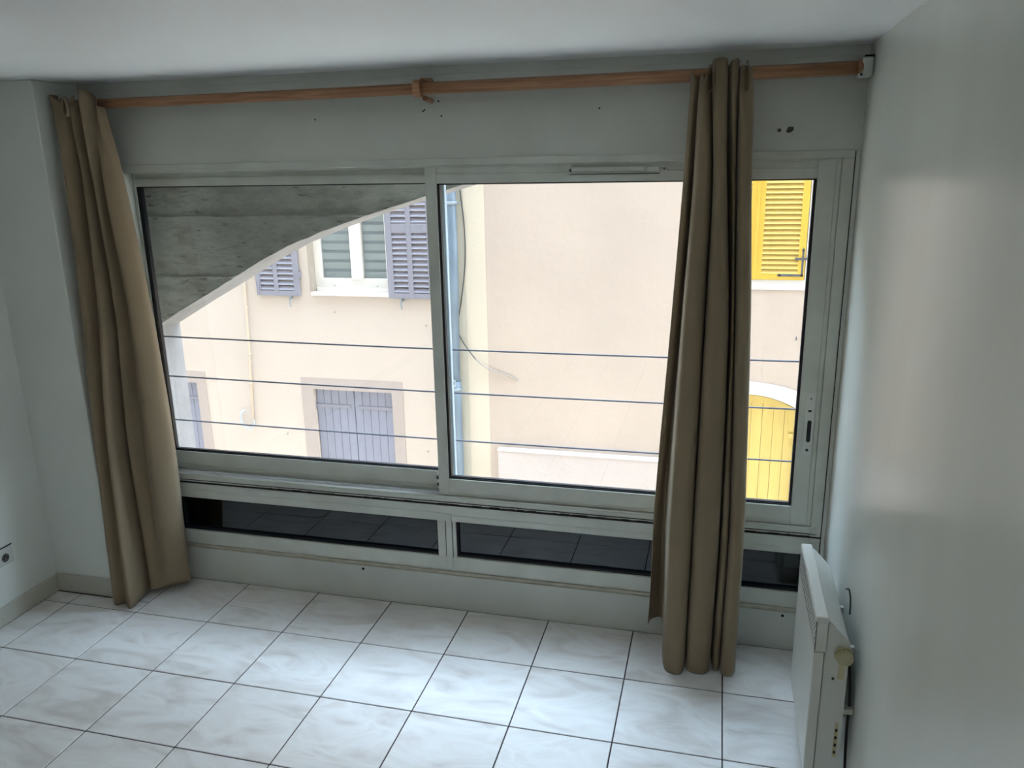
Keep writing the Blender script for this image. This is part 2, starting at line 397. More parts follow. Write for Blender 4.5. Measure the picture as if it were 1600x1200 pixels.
# chipped dark patches along the groove
g_ = G(); random.seed(3)
for x in [.95 + random.random() * 2.5 for _ in range(46)]:
    g_.box((x, -.0068, .5535 + random.uniform(0, .001)), (x + random.uniform(.008, .05), -.003, .5585 + random.uniform(0, .002)))
g_.build('worn_edge', M['groove'], win)['kind'] = 'stuff'

def sash(x0, x1, z0, z1, yf, sl, sr, rt, rb, label, gk=.012, dp=.034):
    """frame face at yf; widths of left, right, top, bottom members"""
    g = G()
    g.box((x0, yf, z0), (x0 + sl, yf + dp, z1), bev=.0015); g.box((x1 - sr, yf, z0), (x1, yf + dp, z1), bev=.0015)
    g.box((x0 + sl, yf, z1 - rt), (x1 - sr, yf + dp, z1 - rt * .42), bev=.001); g.box((x0 + sl, yf + .004, z1 - rt * .42), (x1 - sr, yf + dp, z1), bev=.001)
    g.box((x0 + sl, yf, z0 + rb * .22), (x1 - sr, yf + dp, z0 + rb), bev=.0015); g.box((x0 + sl, yf + .002, z0), (x1 - sr, yf + dp, z0 + rb * .22))
    s = g.build('sash', LQ, win); s['label'] = label
    gx0, gx1, gz0, gz1 = x0 + sl, x1 - sr, z0 + rb, z1 - rt
    k = G()
    for a, b in (((gx0, yf + .008, gz0), (gx0 + gk, yf + dp - .004, gz1)), ((gx1 - gk, yf + .008, gz0), (gx1, yf + dp - .004, gz1)),
                 ((gx0, yf + .008, gz1 - gk * .5), (gx1, yf + dp - .004, gz1)), ((gx0, yf + .006, gz0), (gx1, yf + .010, gz0 + gk * .55)), ((gx0, yf + .012, gz0), (gx1, yf + dp - .004, gz0 + gk))):
        k.box(a, b)
    k.build('gasket', M['gasket'], s)
    G().box((gx0 + gk * .3, yf + .018, gz0 + gk * .3), (gx1 - gk * .3, yf + .022, gz1 - gk * .3)).build('pane', M['glass'], s)
    return s
s1 = sash(.387, 1.925, .606, 2.090, .052, .014, .045, .066, .092, 'rear sash behind the front one, nearest the left curtain', gk=.010)
s2 = sash(1.877, 3.512, .598, 2.088, .006, .050, .064, .067, .083, 'front sash with recessed pull and flat vent strip', gk=.011)
# bright outer stile of the rear sash, seen through the front pane
G().box((1.925, .060, .606), (1.943, .086, 2.09), bev=.002).build('outer_stile', M['outer_alu'], s1)
# second gasket line on the rear pane's left side
G().box((.419, .058, .70), (.424, .080, 2.02)).build('gasket_line', M['gasket'], s1)
# lock on the rear sash
lk = G(); lk.box((1.858, .028, .618), (1.880, .056, .694), bev=.003); lk.build('lock_block', M['plug'], s1)
G().tube([(1.868, .030, .676), (1.868, .022, .676)], .009, 12).tube([(1.868, .030, .642), (1.868, .022, .642)], .007, 12).build('lock_screw', M['chip'], s1)
# vent strip on the top rail
v = G(); v.box((2.508, -.004, 2.060), (2.80, .006, 2.0775), bev=.002); v.box((2.812, .000, 2.057), (2.858, .008, 2.075), bev=.001); v.box((2.862, .002, 2.056), (2.893, .008, 2.077), bev=.001)
v.build('vent_strip', LQ, s2)
v = G(); v.prism([(2.496, 2.066), (2.506, 2.058), (2.506, 2.074)], 'y', .0035, .008); v.tube([(2.878, .0035, 2.067), (2.878, .002, 2.067)], .005, 10); v.box((2.50, .004, 2.048), (2.86, .007, 2.0515))
v.build('vent_shadow_gap', M['chip'], s2)
# recessed pull
def slot(cx, cz, w_, h_, n=8):
    r = w_ / 2; P = []
    for k in range(n + 1): a = PI * k / n; P.append((cx + r * math.cos(a), cz + h_ / 2 - r + r * math.sin(a)))
    for k in range(n + 1): a = PI + PI * k / n; P.append((cx + r * math.cos(a), cz - h_ / 2 + r + r * math.sin(a)))
    return P
G().prism(slot(3.490, 1.045, .034, .275), 'y', .0045, .007).build('pull_plate', M['lacquer_side'], s2)
G().prism(slot(3.492, 1.018, .016, .094), 'y', .0038, .006).build('finger_slot', M['black'], s2)
G().prism(slot(3.490, 1.105, .013, .005), 'y', .0038, .006).build('key_slot', M['black'], s2)
G().tube([(3.4905, .006, .937), (3.4905, .0025, .937)], .0062, 12).tube([(3.491, .006, 1.157), (3.491, .0035, 1.157)], .0035, 8).build('plate_screw', M['chip'], s2)

# lower fixed lights
f = G()
f.box((XA, .000, .466), (XB, .08, .552), bev=.002); f.box((XA, .000, .207), (XB, .08, .281), bev=.002)
f.box((XA, .001, .28), (.424, .08, .467)); f.box((1.862, .001, .28), (1.900, .08, .467)); f.box((1.905, -.003, .222), (1.934, .08, .505), bev=.001); f.box((1.938, .001, .28), (1.953, .08, .467)); f.box((3.508, .001, .28), (XB, .08, .467))
f.box((XA, -.002, .505), (1.900, .01, .508)); f.box((1.94, -.002, .496), (XB, .01, .499))
f.build('lower_frame', LQ, win)
for x0, x1 in ((.424, 1.862), (1.953, 3.508)):
    k = G(); k.box((x0, .012, .281), (x1, .05, .290)); k.box((x0, .012, .460), (x1, .05, .466)); k.box((x0, .012, .281), (x0 + .006, .05, .466)); k.box((x1 - .006, .012, .281), (x1, .05, .466))
    k.build('gasket', M['gasket'], win)
    G().box((x0 + .003, .030, .284), (x1 - .003, .036, .463)).build('pane', M['dark_glass'], win)
G().box((XA - .02, -.010, .192), (XB + .003, .02, .207), bev=.003).build('silicone_bead', M['silicone'], win)
G().box((XA - .02, -.014, .1895), (XB + .003, .0, .1935)).build('stained_joint', M['silicone'], win)

# ================================================================== CURTAIN ROD
rod = empty('curtain_rod', (1.9, -.1, 2.392)); tag(rod, 'long reddish-brown wooden curtain rod below the ceiling, above the window', 'curtain rod')
def rp(g, name, m):
    o = g.build(name, m); o.parent = rod; o.matrix_parent_inverse = Matrix.Translation(-Vector((1.9, -.1, 2.392))); return o
# rod_loc-relative parenting done with the inverse so the parts keep world coordinates
def rodz(x): return 2.388 + .009 * (x - .3) / 3.25
rp(G().tube([(.232, -.1, rodz(.23)), (1.0, -.1, rodz(1.0) - .002), (1.93, -.1, rodz(1.93) - .001)], .0215, 8, smooth=True), 'rod_half', M['wood'])
rp(G().tube([(1.905, -.1, rodz(1.9)), (2.7, -.1, rodz(2.7)), (3.556, -.1, rodz(3.556))], .0235, 8, smooth=True), 'rod_half', M['wood'])
g = G()
A = [math.radians(a) for a in range(-60, 241, 20)]
for a0, a1 in zip(A[:-1], A[1:]):
    pass
ring = [(-.1 + .034 * math.cos(a + PI), rodz(1.91) + .034 * math.sin(a + PI)) for a in [math.radians(a) for a in range(-125, 126, 14)]]
inn = [(-.1 + .0225 * math.cos(a + PI), rodz(1.91) + .0225 * math.sin(a + PI)) for a in [math.radians(a) for a in range(125, -126, -14)]]
g.prism(ring + inn, 'x', 1.893, 1.922)
rp(g, 'centre_bracket', M['wood'])
g = G(); g.tube([(1.925, 0, 2.428), (1.925, -.06, 2.424), (1.918, -.092, 2.421)], .012, 10); g.tube([(1.925, 0, 2.352), (1.928, -.05, 2.354), (1.926, -.082, 2.357)], .011, 8)
rp(g, 'bracket_arm', M['wood'])
g = G(); g.box((3.552, -.130, 2.366), (3.588, -.06, 2.430), bev=.006); g.box((3.538, -.128, 2.362), (3.562, -.09, 2.376), bev=.004)
rp(g, 'end_bracket', M['plaster_white'])['label'] = 'white paint-chipped end bracket'
rp(G().tube([(3.540, -.1, rodz(3.55)), (3.556, -.1, rodz(3.55))], [.026, .032], 8), 'end_cup', M['wood'])
rp(G().tube([(3.550, -.131, 2.372), (3.550, -.128, 2.372)], .004, 8), 'bracket_screw', M['hole'])
rp(G().box((3.560, -.120, 2.4305), (3.5905, -.09, 2.437)), 'bracket_gap', M['hole'])
rp(G().box((.206, -.125, 2.360), (.236, -.075, 2.415), bev=.006), 'end_bracket', M['wood'])

# ================================================================== CURTAINS
def curtain(levels, sub, rows, seed, top_z, hem_z):
    """levels: list of (z, [(x, y), ...]) from the top down; the cloth runs smoothly through them"""
    n = len(levels[0][1]); paths = []
    # interpolate down
    L = levels; grid = []
    zs = [l[0] for l in L]
    for r in range(rows + 1):
        u = r / rows; s = u * (len(L) - 1) if False else None
        z = zs[0] + (zs[-1] - zs[0]) * u
        i = max(k for k in range(len(L) - 1) if z <= zs[k] + 1e-9) if z < zs[0] else 0
        i = min(i, len(L) - 2)
        t = (zs[i] - z) / (zs[i] - zs[i + 1]); t = min(max(t, 0), 1)
        pts = []
        for p in range(n):
            a, b, c, d = L[max(i - 1, 0)][1][p], L[i][1][p], L[i + 1][1][p], L[min(i + 2, len(L) - 1)][1][p]
            m1 = [(c[q] - a[q]) / max((zs[max(i - 1, 0)] - zs[i + 1]), 1e-6) * (zs[i] - zs[i + 1]) for q in (0, 1)]
            m2 = [(d[q] - b[q]) / max((zs[i] - zs[min(i + 2, len(L) - 1)]), 1e-6) * (zs[i] - zs[i + 1]) for q in (0, 1)]
            h = (2 * t ** 3 - 3 * t * t + 1, t ** 3 - 2 * t * t + t, -2 * t ** 3 + 3 * t * t, t ** 3 - t * t)
            pts.append(tuple(h[0] * b[q] + h[1] * m1[q] + h[2] * c[q] + h[3] * m2[q] for q in (0, 1)))
        row = spline(pts, sub)
        tz = spline([(a,) for a in top_z], sub); hz = spline([(a,) for a in hem_z], sub)
        R = []
        for k, (x, y) in enumerate(row):
            zz = z + tz[k][0] * max(0, 1 - u * 9) + hz[k][0] * max(0, u * 8 - 7)
            wv = mn.noise(Vector((k / sub * .9 + seed, z * 2.2, seed))) * .006 * min(1, u * 4) + mn.noise(Vector((k / sub * 2.5, z * 7 + seed, 4))) * .002
            R.append((x, y - abs(wv) , zz))
        grid.append(R)
    bm = bmesh.new(); V = [[bm.verts.new(p) for p in R] for R in grid]
    for a, b in zip(V[:-1], V[1:]):
        for k in range(len(a) - 1):
            f = bm.faces.new((a[k], b[k], b[k + 1], a[k + 1])); f.smooth = True
    bmesh.ops.recalc_face_normals(bm, faces=bm.faces)
    me = bpy.data.meshes.new('curtain'); bm.to_mesh(me); bm.free()
    o = link('curtain', me, M['cloth'])
    sm = o.modifiers.new('thickness', 'SOLIDIFY'); sm.thickness = .0022; sm.offset = 0
    return o

LC = [
 (2.425, [(.228, -.150), (.236, -.205), (.292, -.195), (.322, -.155), (.336, -.205), (.352, -.140), (.372, -.150), (.384, -.205), (.406, -.190), (.424, -.150), (.446, -.175), (.458, -.140)]),
 (2.340, [(.232, -.150), (.245, -.205), (.290, -.195), (.316, -.160), (.332, -.205), (.350, -.140), (.372, -.148), (.384, -.205), (.406, -.192), (.424, -.150), (.446, -.178), (.462, -.132)]),
 (2.050, [(0.230, -0.150), (0.262, -0.225), (0.298, -0.225), (0.322, -0.145), (0.340, -0.205), (0.358, -0.192), (0.374, -0.080), (0.398, -0.210), (0.418, -0.150), (0.440, -0.195), (0.466, -0.150), (0.452, -0.075)]),
 (1.500, [(0.225, -0.160), (0.245, -0.235), (0.292, -0.250), (0.325, -0.190), (0.352, -0.248), (0.376, -0.237), (0.382, -0.105), (0.410, -0.210), (0.440, -0.155), (0.482, -0.205), (0.520, -0.140), (0.495, -0.070)]),
 (0.850, [(0.220, -0.200), (0.232, -0.270), (0.272, -0.290), (0.300, -0.245), (0.328, -0.295), (0.346, -0.280), (0.344, -0.140), (0.376, -0.218), (0.428, -0.172), (0.490, -0.218), (0.548, -0.145), (0.520, -0.070)]),
 (0.350, [(0.218, -0.240), (0.222, -0.288), (0.262, -0.312), (0.295, -0.277), (0.332, -0.325), (0.352, -0.312), (0.346, -0.165), (0.380, -0.220), (0.428, -0.190), (0.488, -0.212), (0.540, -0.140), (0.512, -0.070)]),
 (0.006, [(0.218, -0.276), (0.222, -0.305), (0.262, -0.338), (0.300, -0.310), (0.348, -0.352), (0.366, -0.334), (0.356, -0.185), (0.385, -0.222), (0.425, -0.215), (0.475, -0.180), (0.530, -0.120), (0.505, -0.070)]),
]
cl = curtain(LC, 5, 70, 1.3, [.0, .0, -.03, .0, -.055, .0, .01, .012, .016, -.01, -.05, -.055], [.0, .0, .0, .0, .0, .005, .02, .035, .045, .05, .045, .04])
tag(cl, 'taupe fabric curtain at the left end of the rod, bunched against the pier', 'curtain')
RC = [
 (2.430, [(2.972, -.136), (2.990, -.150), (3.006, -.132), (3.010, -.160), (3.022, -.175), (3.036, -.160), (3.046, -.138), (3.056, -.180), (3.094, -.182), (3.102, -.140), (3.116, -.172), (3.136, -.170), (3.140, -.140), (3.150, -.170), (3.176, -.165), (3.186, -.142)]),
 (2.330, [(2.970, -.136), (2.984, -.150), (3.000, -.132), (3.006, -.165), (3.022, -.180), (3.040, -.165), (3.050, -.138), (3.058, -.188), (3.096, -.190), (3.104, -.140), (3.118, -.175), (3.134, -.172), (3.140, -.140), (3.150, -.178), (3.184, -.172), (3.194, -.140)]),
 (2.000, [(2.956, -0.100), (2.975, -0.110), (2.992, -0.070), (3.000, -0.170), (3.020, -0.200), (3.055, -0.195), (3.068, -0.075), (3.072, -0.205), (3.112, -0.210), (3.120, -0.075), (3.136, -0.170), (3.148, -0.165), (3.152, -0.075), (3.160, -0.200), (3.198, -0.198), (3.206, -0.130)]),
 (1.500, [(2.930, -0.090), (2.952, -0.090), (2.968, -0.050), (2.978, -0.180), (3.000, -0.215), (3.050, -0.212), (3.064, -0.075), (3.070, -0.215), (3.140, -0.222), (3.150, -0.085), (3.160, -0.185), (3.170, -0.180), (3.174, -0.085), (3.180, -0.215), (3.222, -0.215), (3.232, -0.130)]),
 (0.650, [(2.884, -0.080), (2.902, -0.070), (2.930, -0.040), (2.952, -0.200), (2.972, -0.250), (3.040, -0.252), (3.054, -0.105), (3.062, -0.245), (3.148, -0.250), (3.158, -0.110), (3.168, -0.225), (3.190, -0.220), (3.196, -0.105), (3.202, -0.240), (3.246, -0.240), (3.256, -0.140)]),
 (0.300, [(2.880, -0.090), (2.892, -0.065), (2.930, -0.030), (2.950, -0.215), (2.970, -0.270), (3.036, -0.272), (3.048, -0.125), (3.058, -0.258), (3.142, -0.262), (3.152, -0.125), (3.164, -0.235), (3.186, -0.230), (3.192, -0.115), (3.198, -0.250), (3.244, -0.250), (3.256, -0.150)]),
 (0.008, [(2.872, -0.075), (2.882, -0.050), (2.930, -0.020), (2.948, -0.225), (2.970, -0.285), (3.032, -0.290), (3.045, -0.145), (3.055, -0.268), (3.136, -0.268), (3.148, -0.140), (3.160, -0.238), (3.182, -0.232), (3.188, -0.125), (3.194, -0.252), (3.240, -0.252), (3.252, -0.170)]),
]
crn = curtain(RC, 5, 70, 4.1, [-.02, -.045, -.04, -.03, -.05, -.02, .0, .012, .012, -.01, .005, .008, -.02, -.012, -.02, -.03], [.085, .095, .085, .03, .0, .0, .004, .004, .004, .004, .006, .006, .004, .0, .0, .01])
tag(crn, 'taupe fabric curtain near the right end of the rod, hanging over the sliding sash', 'curtain')
# pinch pleats near the top of the right curtain: small hanging loops of cloth
def pleat(par, x, y, z, w_, h_):
    bm = bmesh.new(); n = 14; L = []
    for k in range(n + 1):
        a = -PI * .5 + 2 * PI * k / n
        px = x + w_ * math.cos(a) * (.35 + .65 * (1 - (math.sin(a) + 1) / 2)) ; pz = z + h_ * math.sin(a)
        L.append((bm.verts.new((px, y - .012, pz)), bm.verts.new((px, y + .012, pz))))
    for a, b in zip(L[:-1], L[1:]):
        f = bm.faces.new((a[0], b[0], b[1], a[1])); f.smooth = True
    me = bpy.data.meshes.new('pleat'); bm.to_mesh(me); bm.free()
    o = link('pleat', me, M['cloth'], par); s_ = o.modifiers.new('t', 'SOLIDIFY'); s_.thickness = .002
pleat(crn, 3.040, -.198, 2.375, .016, .045); pleat(crn, 3.166, -.186, 2.378, .013, .050); pleat(cl, .330, -.226, 2.372, .016, .040)

# ================================================================== RADIATOR
rad = empty('radiator', (3.5, -.68, .12)); tag(rad, 'white electric convector heater on the right wall below the window', 'heater')
def radp(g, name, m, par=None):
    o = g.build(name, m); par = par or rad
    if par is rad: o.parent = rad; o.matrix_parent_inverse = Matrix.Translation(-Vector((3.5, -.68, .12)))
    else: o.parent = par
    return o
RY0, RY1 = -.932, -.424
radp(G().box((3.450, RY0, .145), (3.482, RY1, .596), bev=.003), 'front_panel', M['radiator'])
# grille band: face with real slots, dark box behind
g = G(); g.box((3.450, RY0, .596), (3.4506, RY1, .610)); g.box((3.450, RY0, .688), (3.4506, RY1, .706))
rows = 4; rz = [.610 + k * (.078 / rows) for k in range(rows + 1)]
for k in range(1, rows): g.box((3.450, RY0, rz[k] - .003), (3.4506, RY1, rz[k] + .003))
ncol = 22
for k in range(ncol + 1):
    y = RY0 + (RY1 - RY0) * k / ncol; g.box((3.45005, y - .0055, .606), (3.45055, y + .0055, .692))
radp(g, 'grille', M['radiator'])
radp(G().box((3.4508, RY0 + .006, .600), (3.476, RY1 - .004, .700)), 'grille_interior', M['radiator_dark'])
g = G(); g.box((3.448, RY0 - .004, .703), (3.487, RY1 + .002, .722), bev=.004); g.box((3.453, RY0 - .004, .600), (3.486, RY0 + .004, .706), bev=.002); g.box((3.453, RY1 - .006, .600), (3.486, RY1, .706))
radp(g, 'top_bar', M['radiator'])
prof = [(3.484, .150), (3.484, .712), (3.500, .700), (3.548, .648), (3.556, .628), (3.556, .150)]
radp(G().prism(prof, 'y', RY0 + .006, RY1 - .004), 'casing', M['radiator'])
# curved top-end trim
g = G(); pts = [(3.4875, .700)] + [(3.489 + .066 * t_, .700 - .030 * t_ - .032 * t_ * t_) for t_ in [k / 6 for k in range(1, 7)]] + [(3.556, .612), (3.540, .622), (3.51, .650), (3.4875, .655)]
radp(g.prism(pts, 'y', RY0 + .002, RY0 + .008), 'end_trim', M['radiator'])
g = G(); g.tube([(3.540, RY0 + .006, .596), (3.540, RY0 - .006, .596)], .028, 20); 
kb = radp(g, 'knob', M['knob'])
g = G()
n = 22
prf = [(3.540 + (.0255 if k % 2 else .0222) * math.cos(2 * PI * k / (2 * n)), .596 + (.0255 if k % 2 else .0222) * math.sin(2 * PI * k / (2 * n))) for k in range(2 * n)]
radp(g.prism(prf, 'y', RY0 - .024, RY0 - .006), 'knob_grip', M['knob'])
radp(G().box((3.528, RY0 + .0045, .505), (3.546, RY0 + .0065, .555)), 'dial_sticker', M['cream_sticker'])
st = radp(G().box((3.535, RY0 + .0045, .215), (3.546, RY0 + .0065, .345)), 'rating_label', M['cream_sticker'])
g = G()
for k in range(4): g.box((3.537, RY0 + .003, .228 + k * .028), (3.544, RY0 + .005, .238 + k * .028))
radp(g, 'label_mark', M['radiator_dark'])
radp(G().tube([(3.515, RY0 + .006, .505), (3.515, RY0 + .003, .505)], .004, 10), 'screw', M['chip'])
g = G()
for y in (-.80, -.55):
    for z in (.54, .30): radp(G().box((3.556, y - .008, z - .010), (3.592, y + .008, z + .010)), 'wall_bracket', M['radiator'])
radp(G().box((3.556, -.905, .362), (3.590, -.880, .384), bev=.003), 'cable_clip', M['plug'])
# its flex, looped down the wall behind
fx = G().tube(spline([(3.575, -.80, .52), (3.574, -.86, .50), (3.578, -.89, .42), (3.582, -.87, .30), (3.583, -.90, .16), (3.583, -.98, .03), (3.583, -1.1, .012)], 8), .0045, 8)
radp(fx, 'power_flex', M['grey_cable'])
radp(G().tube(spline([(3.572, -.68, .690), (3.577, -.70, .700), (3.581, -.72, .675), (3.580, -.74, .63)], 6), .003, 8), 'thin_wire', M['grey_cable'])

# ================================================================== FILL LAMP FIXTURE (added, out of view)
lp = G().tube([(1.8, -2.75, ZC), (1.8, -2.75, ZC - .05)], .06, 24).build('added_fill_lamp', M['radiator']); tag(lp, 'round white fill lamp added on the ceiling out of view', 'lamp')
G().tube([(1.8, -2.75, ZC - .05), (1.8, -2.75, ZC - .115)], [.10, .27], 32).build('fill_lamp_shade', M['radiator'], lp)

# ================================================================== SOCKET
so = G().box((XL, -.578, .286), (XL + .009, -.490, .373), bev=.004).build('wall_socket', M['socket']); tag(so, 'white round-holed power socket low on the left wall', 'socket')
g = G(); n = 24
ro = [(-.536 + .021 * math.cos(2 * PI * k / n), .322 + .021 * math.sin(2 * PI * k / n)) for k in range(n)]
g.prism(ro, 'x', XL + .008, XL + .0095); g.build('recess', M['chip'], so)
G().tube([(XL + .009, -.538, .332), (XL + .018, -.538, .332)], .0035, 8).build('earth_pin', M['steel'], so)
for y in (-.528, -.546):
    G().tube([(XL + .009, y, .319), (XL + .0102, y, .319)], .0035, 8).build('pin_hole', M['hole'], so)
G().box((XL + .001, -.580, .3735), (XL + .0085, -.488, .3752)).build('top_gap', M['hole'], so)

# ================================================================== OUTSIDE: concrete screen and railing cables
YN, YF = .40, .655
curve = [(.090, 1.250), (.340, 1.387), (.592, 1.518), (.800, 1.632), (.978, 1.715), (1.180, 1.790), (1.379, 1.853), (1.560, 1.906), (1.722, 1.952), (1.910, 2.003), (2.05, 2.05)]
bm = bmesh.new()
ZT = 3.6
# outline: left jamb down, curved soffit to the right jamb
g = G()
def quadstrip(xa, za, xb, zb, z_top_a, z_top_b, y):
    return [g.bm.verts.new((xa, y, za)), g.bm.verts.new((xb, y, zb)), g.bm.verts.new((xb, y, z_top_b)), g.bm.verts.new((xa, y, z_top_a))]
def rough(x, z):
    d = mn.noise(Vector((x * 9, 0, z * 30))) * .0035 + max(0, mn.noise(Vector((x * 22, 9, z * 55))) - .1) * .008 * (1.8 if z < 1.553 else .8) + mn.noise(Vector((x * 2.5, 3, z * 12))) * .004
    for zs_, dz in ((1.865, .006), (1.553, .006), (2.17, .004)):
        lip = math.exp(-((z - zs_ - mn.noise(Vector((x * 5, 7, zs_))) * .006) / .0045) ** 2)
        d += lip * (.020 + .006 * mn.noise(Vector((x * 14, 1, zs_)))) * (-1 if dz > 0 else 1)
    board = math.floor((z - 1.553) / .312)
    return d + (.006 if board % 2 else 0)
# front face as a fine grid clipped by the curve
def cz(x):
    for (x0, z0), (x1, z1) in zip(curve[:-1], curve[1:]):
        if x0 <= x <= x1: return z0 + (z1 - z0) * (x - x0) / (x1 - x0)
    return curve[0][1] if x < .09 else curve[-1][1]
NX, NZ = 220, 240; XE = 2.05
cols = [.09 + (XE - .09) * i / NX for i in range(NX + 1)]
grid = []
for x in cols:
    zb = cz(x) + mn.noise(Vector((x * 16, 5, 0))) * .003
    grid.append([g.bm.verts.new((x, YN + rough(x, zb + (2.35 - zb) * k / NZ) * min(1, k / 3), zb + (2.35 - zb) * k / NZ)) for k in range(NZ + 1)])
for a, b in zip(grid[:-1], grid[1:]):
    for k in range(NZ):
        f = g.bm.faces.new((a[k], b[k], b[k + 1], a[k + 1])); f.smooth = True
# soffit (curved reveal)
bk = [g.bm.verts.new((x, YF, cz(x) - .004)) for x in cols]; fr_ = [g.bm.verts.new(c_[0].co) for c_ in grid]
for i in range(NX):
    f = g.bm.faces.new((fr_[i], bk[i], bk[i + 1], fr_[i + 1])); f.material_index = 1; f.smooth = True
scr = g.build('trim_1', [M['concrete'], M['concrete_edge']], recalc=False); tag(scr, 'grey board-marked concrete screen wall with a sloping curved soffit outside the window', kind='structure')
g = G()
g.prism([(.088, -3.2), (.088, 1.248), (.088, ZT), (-1.6, ZT), (-1.6, -3.2)], 'y', YN, YF)
g.build('left_jamb', M['concrete_edge'], scr)
g = G()
top = [(x, cz(x)) for x in cols[::10]]
g.prism([(.088, 1.2505)] + [(x, z + .003) for x, z in top] + [(XE, 2.5), (.088, 2.5)], 'y', YN + .03, YF)
g.prism([(.088, 2.35), (XE, 2.35), (XE, ZT), (.088, ZT)], 'y', YN + .001, YF)
g.prism([(3.90, -3.2), (3.90, ZT), (4.4, ZT), (4.4, -3.2)], 'y', YN, YF)
g.build('screen_body', M['concrete'], scr)
G().box((-1.6, .12, 3.45), (2.05, YN, 3.6)).build('sun_block_slab', M['concrete_edge'], scr)  # unseen slab, added to keep the sun off the screen face
G().box((.088, YN, -3.2), (3.9, YF, -.02)).build('screen_base', M['concrete_edge'], scr)

for z, lab in ((1.217, 'topmost of the three grey steel cables across the window outside'), (.992, 'middle of the three grey steel cables across the window outside'), (.737, 'lowest of the three grey steel cables across the window outside')):
    e = empty('railing_cable', (.09, .41, z)); tag(e, lab, 'cable', 'steel railing cables outside the window')
    P = [(0 + 3.81 * k / 10, 0, -.012 * math.sin(PI * k / 10)) for k in range(11)]
    G().tube(P, .0042, 8).build('cable', M['steel'], e)
    G().tube([(-.002, 0, 0), (.012, 0, 0), (.014, 0, 0), (.045, 0, 0)], [.016, .016, .010, .008], 12).build('end_fitting', M['steel'], e)
    G().tube([(3.812, 0, 0), (3.80, 0, 0), (3.77, 0, 0)], [.016, .012, .008], 12).build('end_fitting', M['steel'], e)

# ================================================================== STREET
GZ = -3.1
EAVE = 6.9
st_ = G().box((-32, .12, GZ - .2), (36, 14, GZ)).build('street', M['asphalt']); tag(st_, 'pale grey street surface between the houses', kind='structure')
FY = 6.5
def at(root, g, name, m, par=None, label=None):
    o = g.build(name, m)
    p = par or root
    o.parent = p
    if p is root: o.matrix_parent_inverse = Matrix.Translation(-Vector(root.location))
    if label: o['label'] = label
    return o

# ---- left house, peach render
hA = empty('house', (-3.5, FY, GZ)); tag(hA, 'peach rendered house with grey louvred shutters and grey plank doors', 'house')
w0, w1, wz0, wz1 = -2.205, -1.090, .455, 1.90
d0, d1, dz = -2.326, -1.149, -.905
e0, e1 = -5.40, -4.210
g = G()
def wallpieces(g, x0, x1, z0, z1, holes, y0, y1):
    xs = sorted({x0, x1, *[h[0] for h in holes], *[h[1] for h in holes]})
    for a, b in zip(xs[:-1], xs[1:]):
        z = z0
        for h in sorted([h for h in holes if h[0] <= a and h[1] >= b], key=lambda h: h[2]):
            if h[2] > z: g.box((a, y0, z), (b, y1, h[2]))
            z = h[3]
        g.box((a, y0, z), (b, y1, z1))
wallpieces(g, -32, -.36, GZ, EAVE, [(w0, w1, wz0, wz1), (d0, d1, GZ, dz), (e0, e1, GZ, dz)], FY, FY + .35)
at(hA, g, 'wall', M['plaster_peach'])
at(hA, G().box((-32, FY - .35, EAVE), (-.36, FY + 3.5, EAVE + .15)), 'roof_edge', M['roof_tile'])
at(hA, G().box((-32, FY + .35, GZ), (-.36, FY + .45, EAVE)), 'inner_wall', M['void_grey'])
# taupe painted surrounds
def surround(x0, x1, z1, a0, a1, az):
    g = G(); y = FY - .006
    g.box((a0, y, GZ), (x0, FY + .001, az)); g.box((x1, y, GZ), (a1, FY + .001, az)); g.box((x0, y, z1), (x1, FY + .001, az))
    return g
at(hA, surround(d0, d1, dz, -2.515, -.985, -.742), 'door_surround', M['taupe_band'])
at(hA, surround(e0, e1, dz, -5.56, -4.050, -.735), 'door_surround', M['taupe_band'])
# window reveal
g = G(); g.box((w0 - .04, FY - .004, wz0 + .02), (w0, FY + .14, wz1)); g.box((w0, FY + .0, wz0), (w0 + .004, FY + .14, wz1)); g.box((w1 - .004, FY, wz0), (w1, FY + .14, wz1)); g.box((w0, FY, wz1 - .004), (w1, FY + .14, wz1))
at(hA, g, 'window_reveal', M['taupe_band_side'])
at(hA, G().box((w0 - .01, FY - .045, .428), (w1 + .01, FY + .14, .470), bev=.004), 'window_sill', M['upvc'])
g = G(); y0, y1 = FY + .10, FY + .16
g.box((w0, y0, .47), (w0 + .11, y1, wz1), bev=.004); g.box((w1 - .07, y0, .47), (w1, y1, wz1), bev=.004); g.box((w0 + .1, y0, .47), (w1 - .06, y1, .645), bev=.004); g.box((w0 + .1, y0, wz1 - .08), (w1 - .06, y1, wz1), bev=.004)
g.box((-1.665, y0 - .012, .63), (-1.495, y1, wz1 - .07), bev=.006); g.box((w0 + .02, y0 - .03, .47), (w1, y0 + .01, .515), bev=.004)
wf_ = at(hA, g, 'window_frame', M['upvc'])
for a, b in ((w0 + .11, -1.665), (-1.495, w1 - .07)):
    G().box((a, FY + .125, .645), (b, FY + .129, wz1 - .08)).build('pane', M['far_glass'], wf_)
for x in (-1.93, -1.30): G().box((x - .012, y0 - .004, .545), (x + .012, y0 + .002, .552)).build('drain_slot', M['iron'], wf_)
for k in range(10):
    z = .645 + k * .125; a = .042
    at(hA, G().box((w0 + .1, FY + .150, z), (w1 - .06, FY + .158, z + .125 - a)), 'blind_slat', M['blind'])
    at(hA, G().box((w0 + .1, FY + .156, z + .125 - a), (w1 - .06, FY + .162, z + .125)), 'blind_slat', M['blind_dark'])

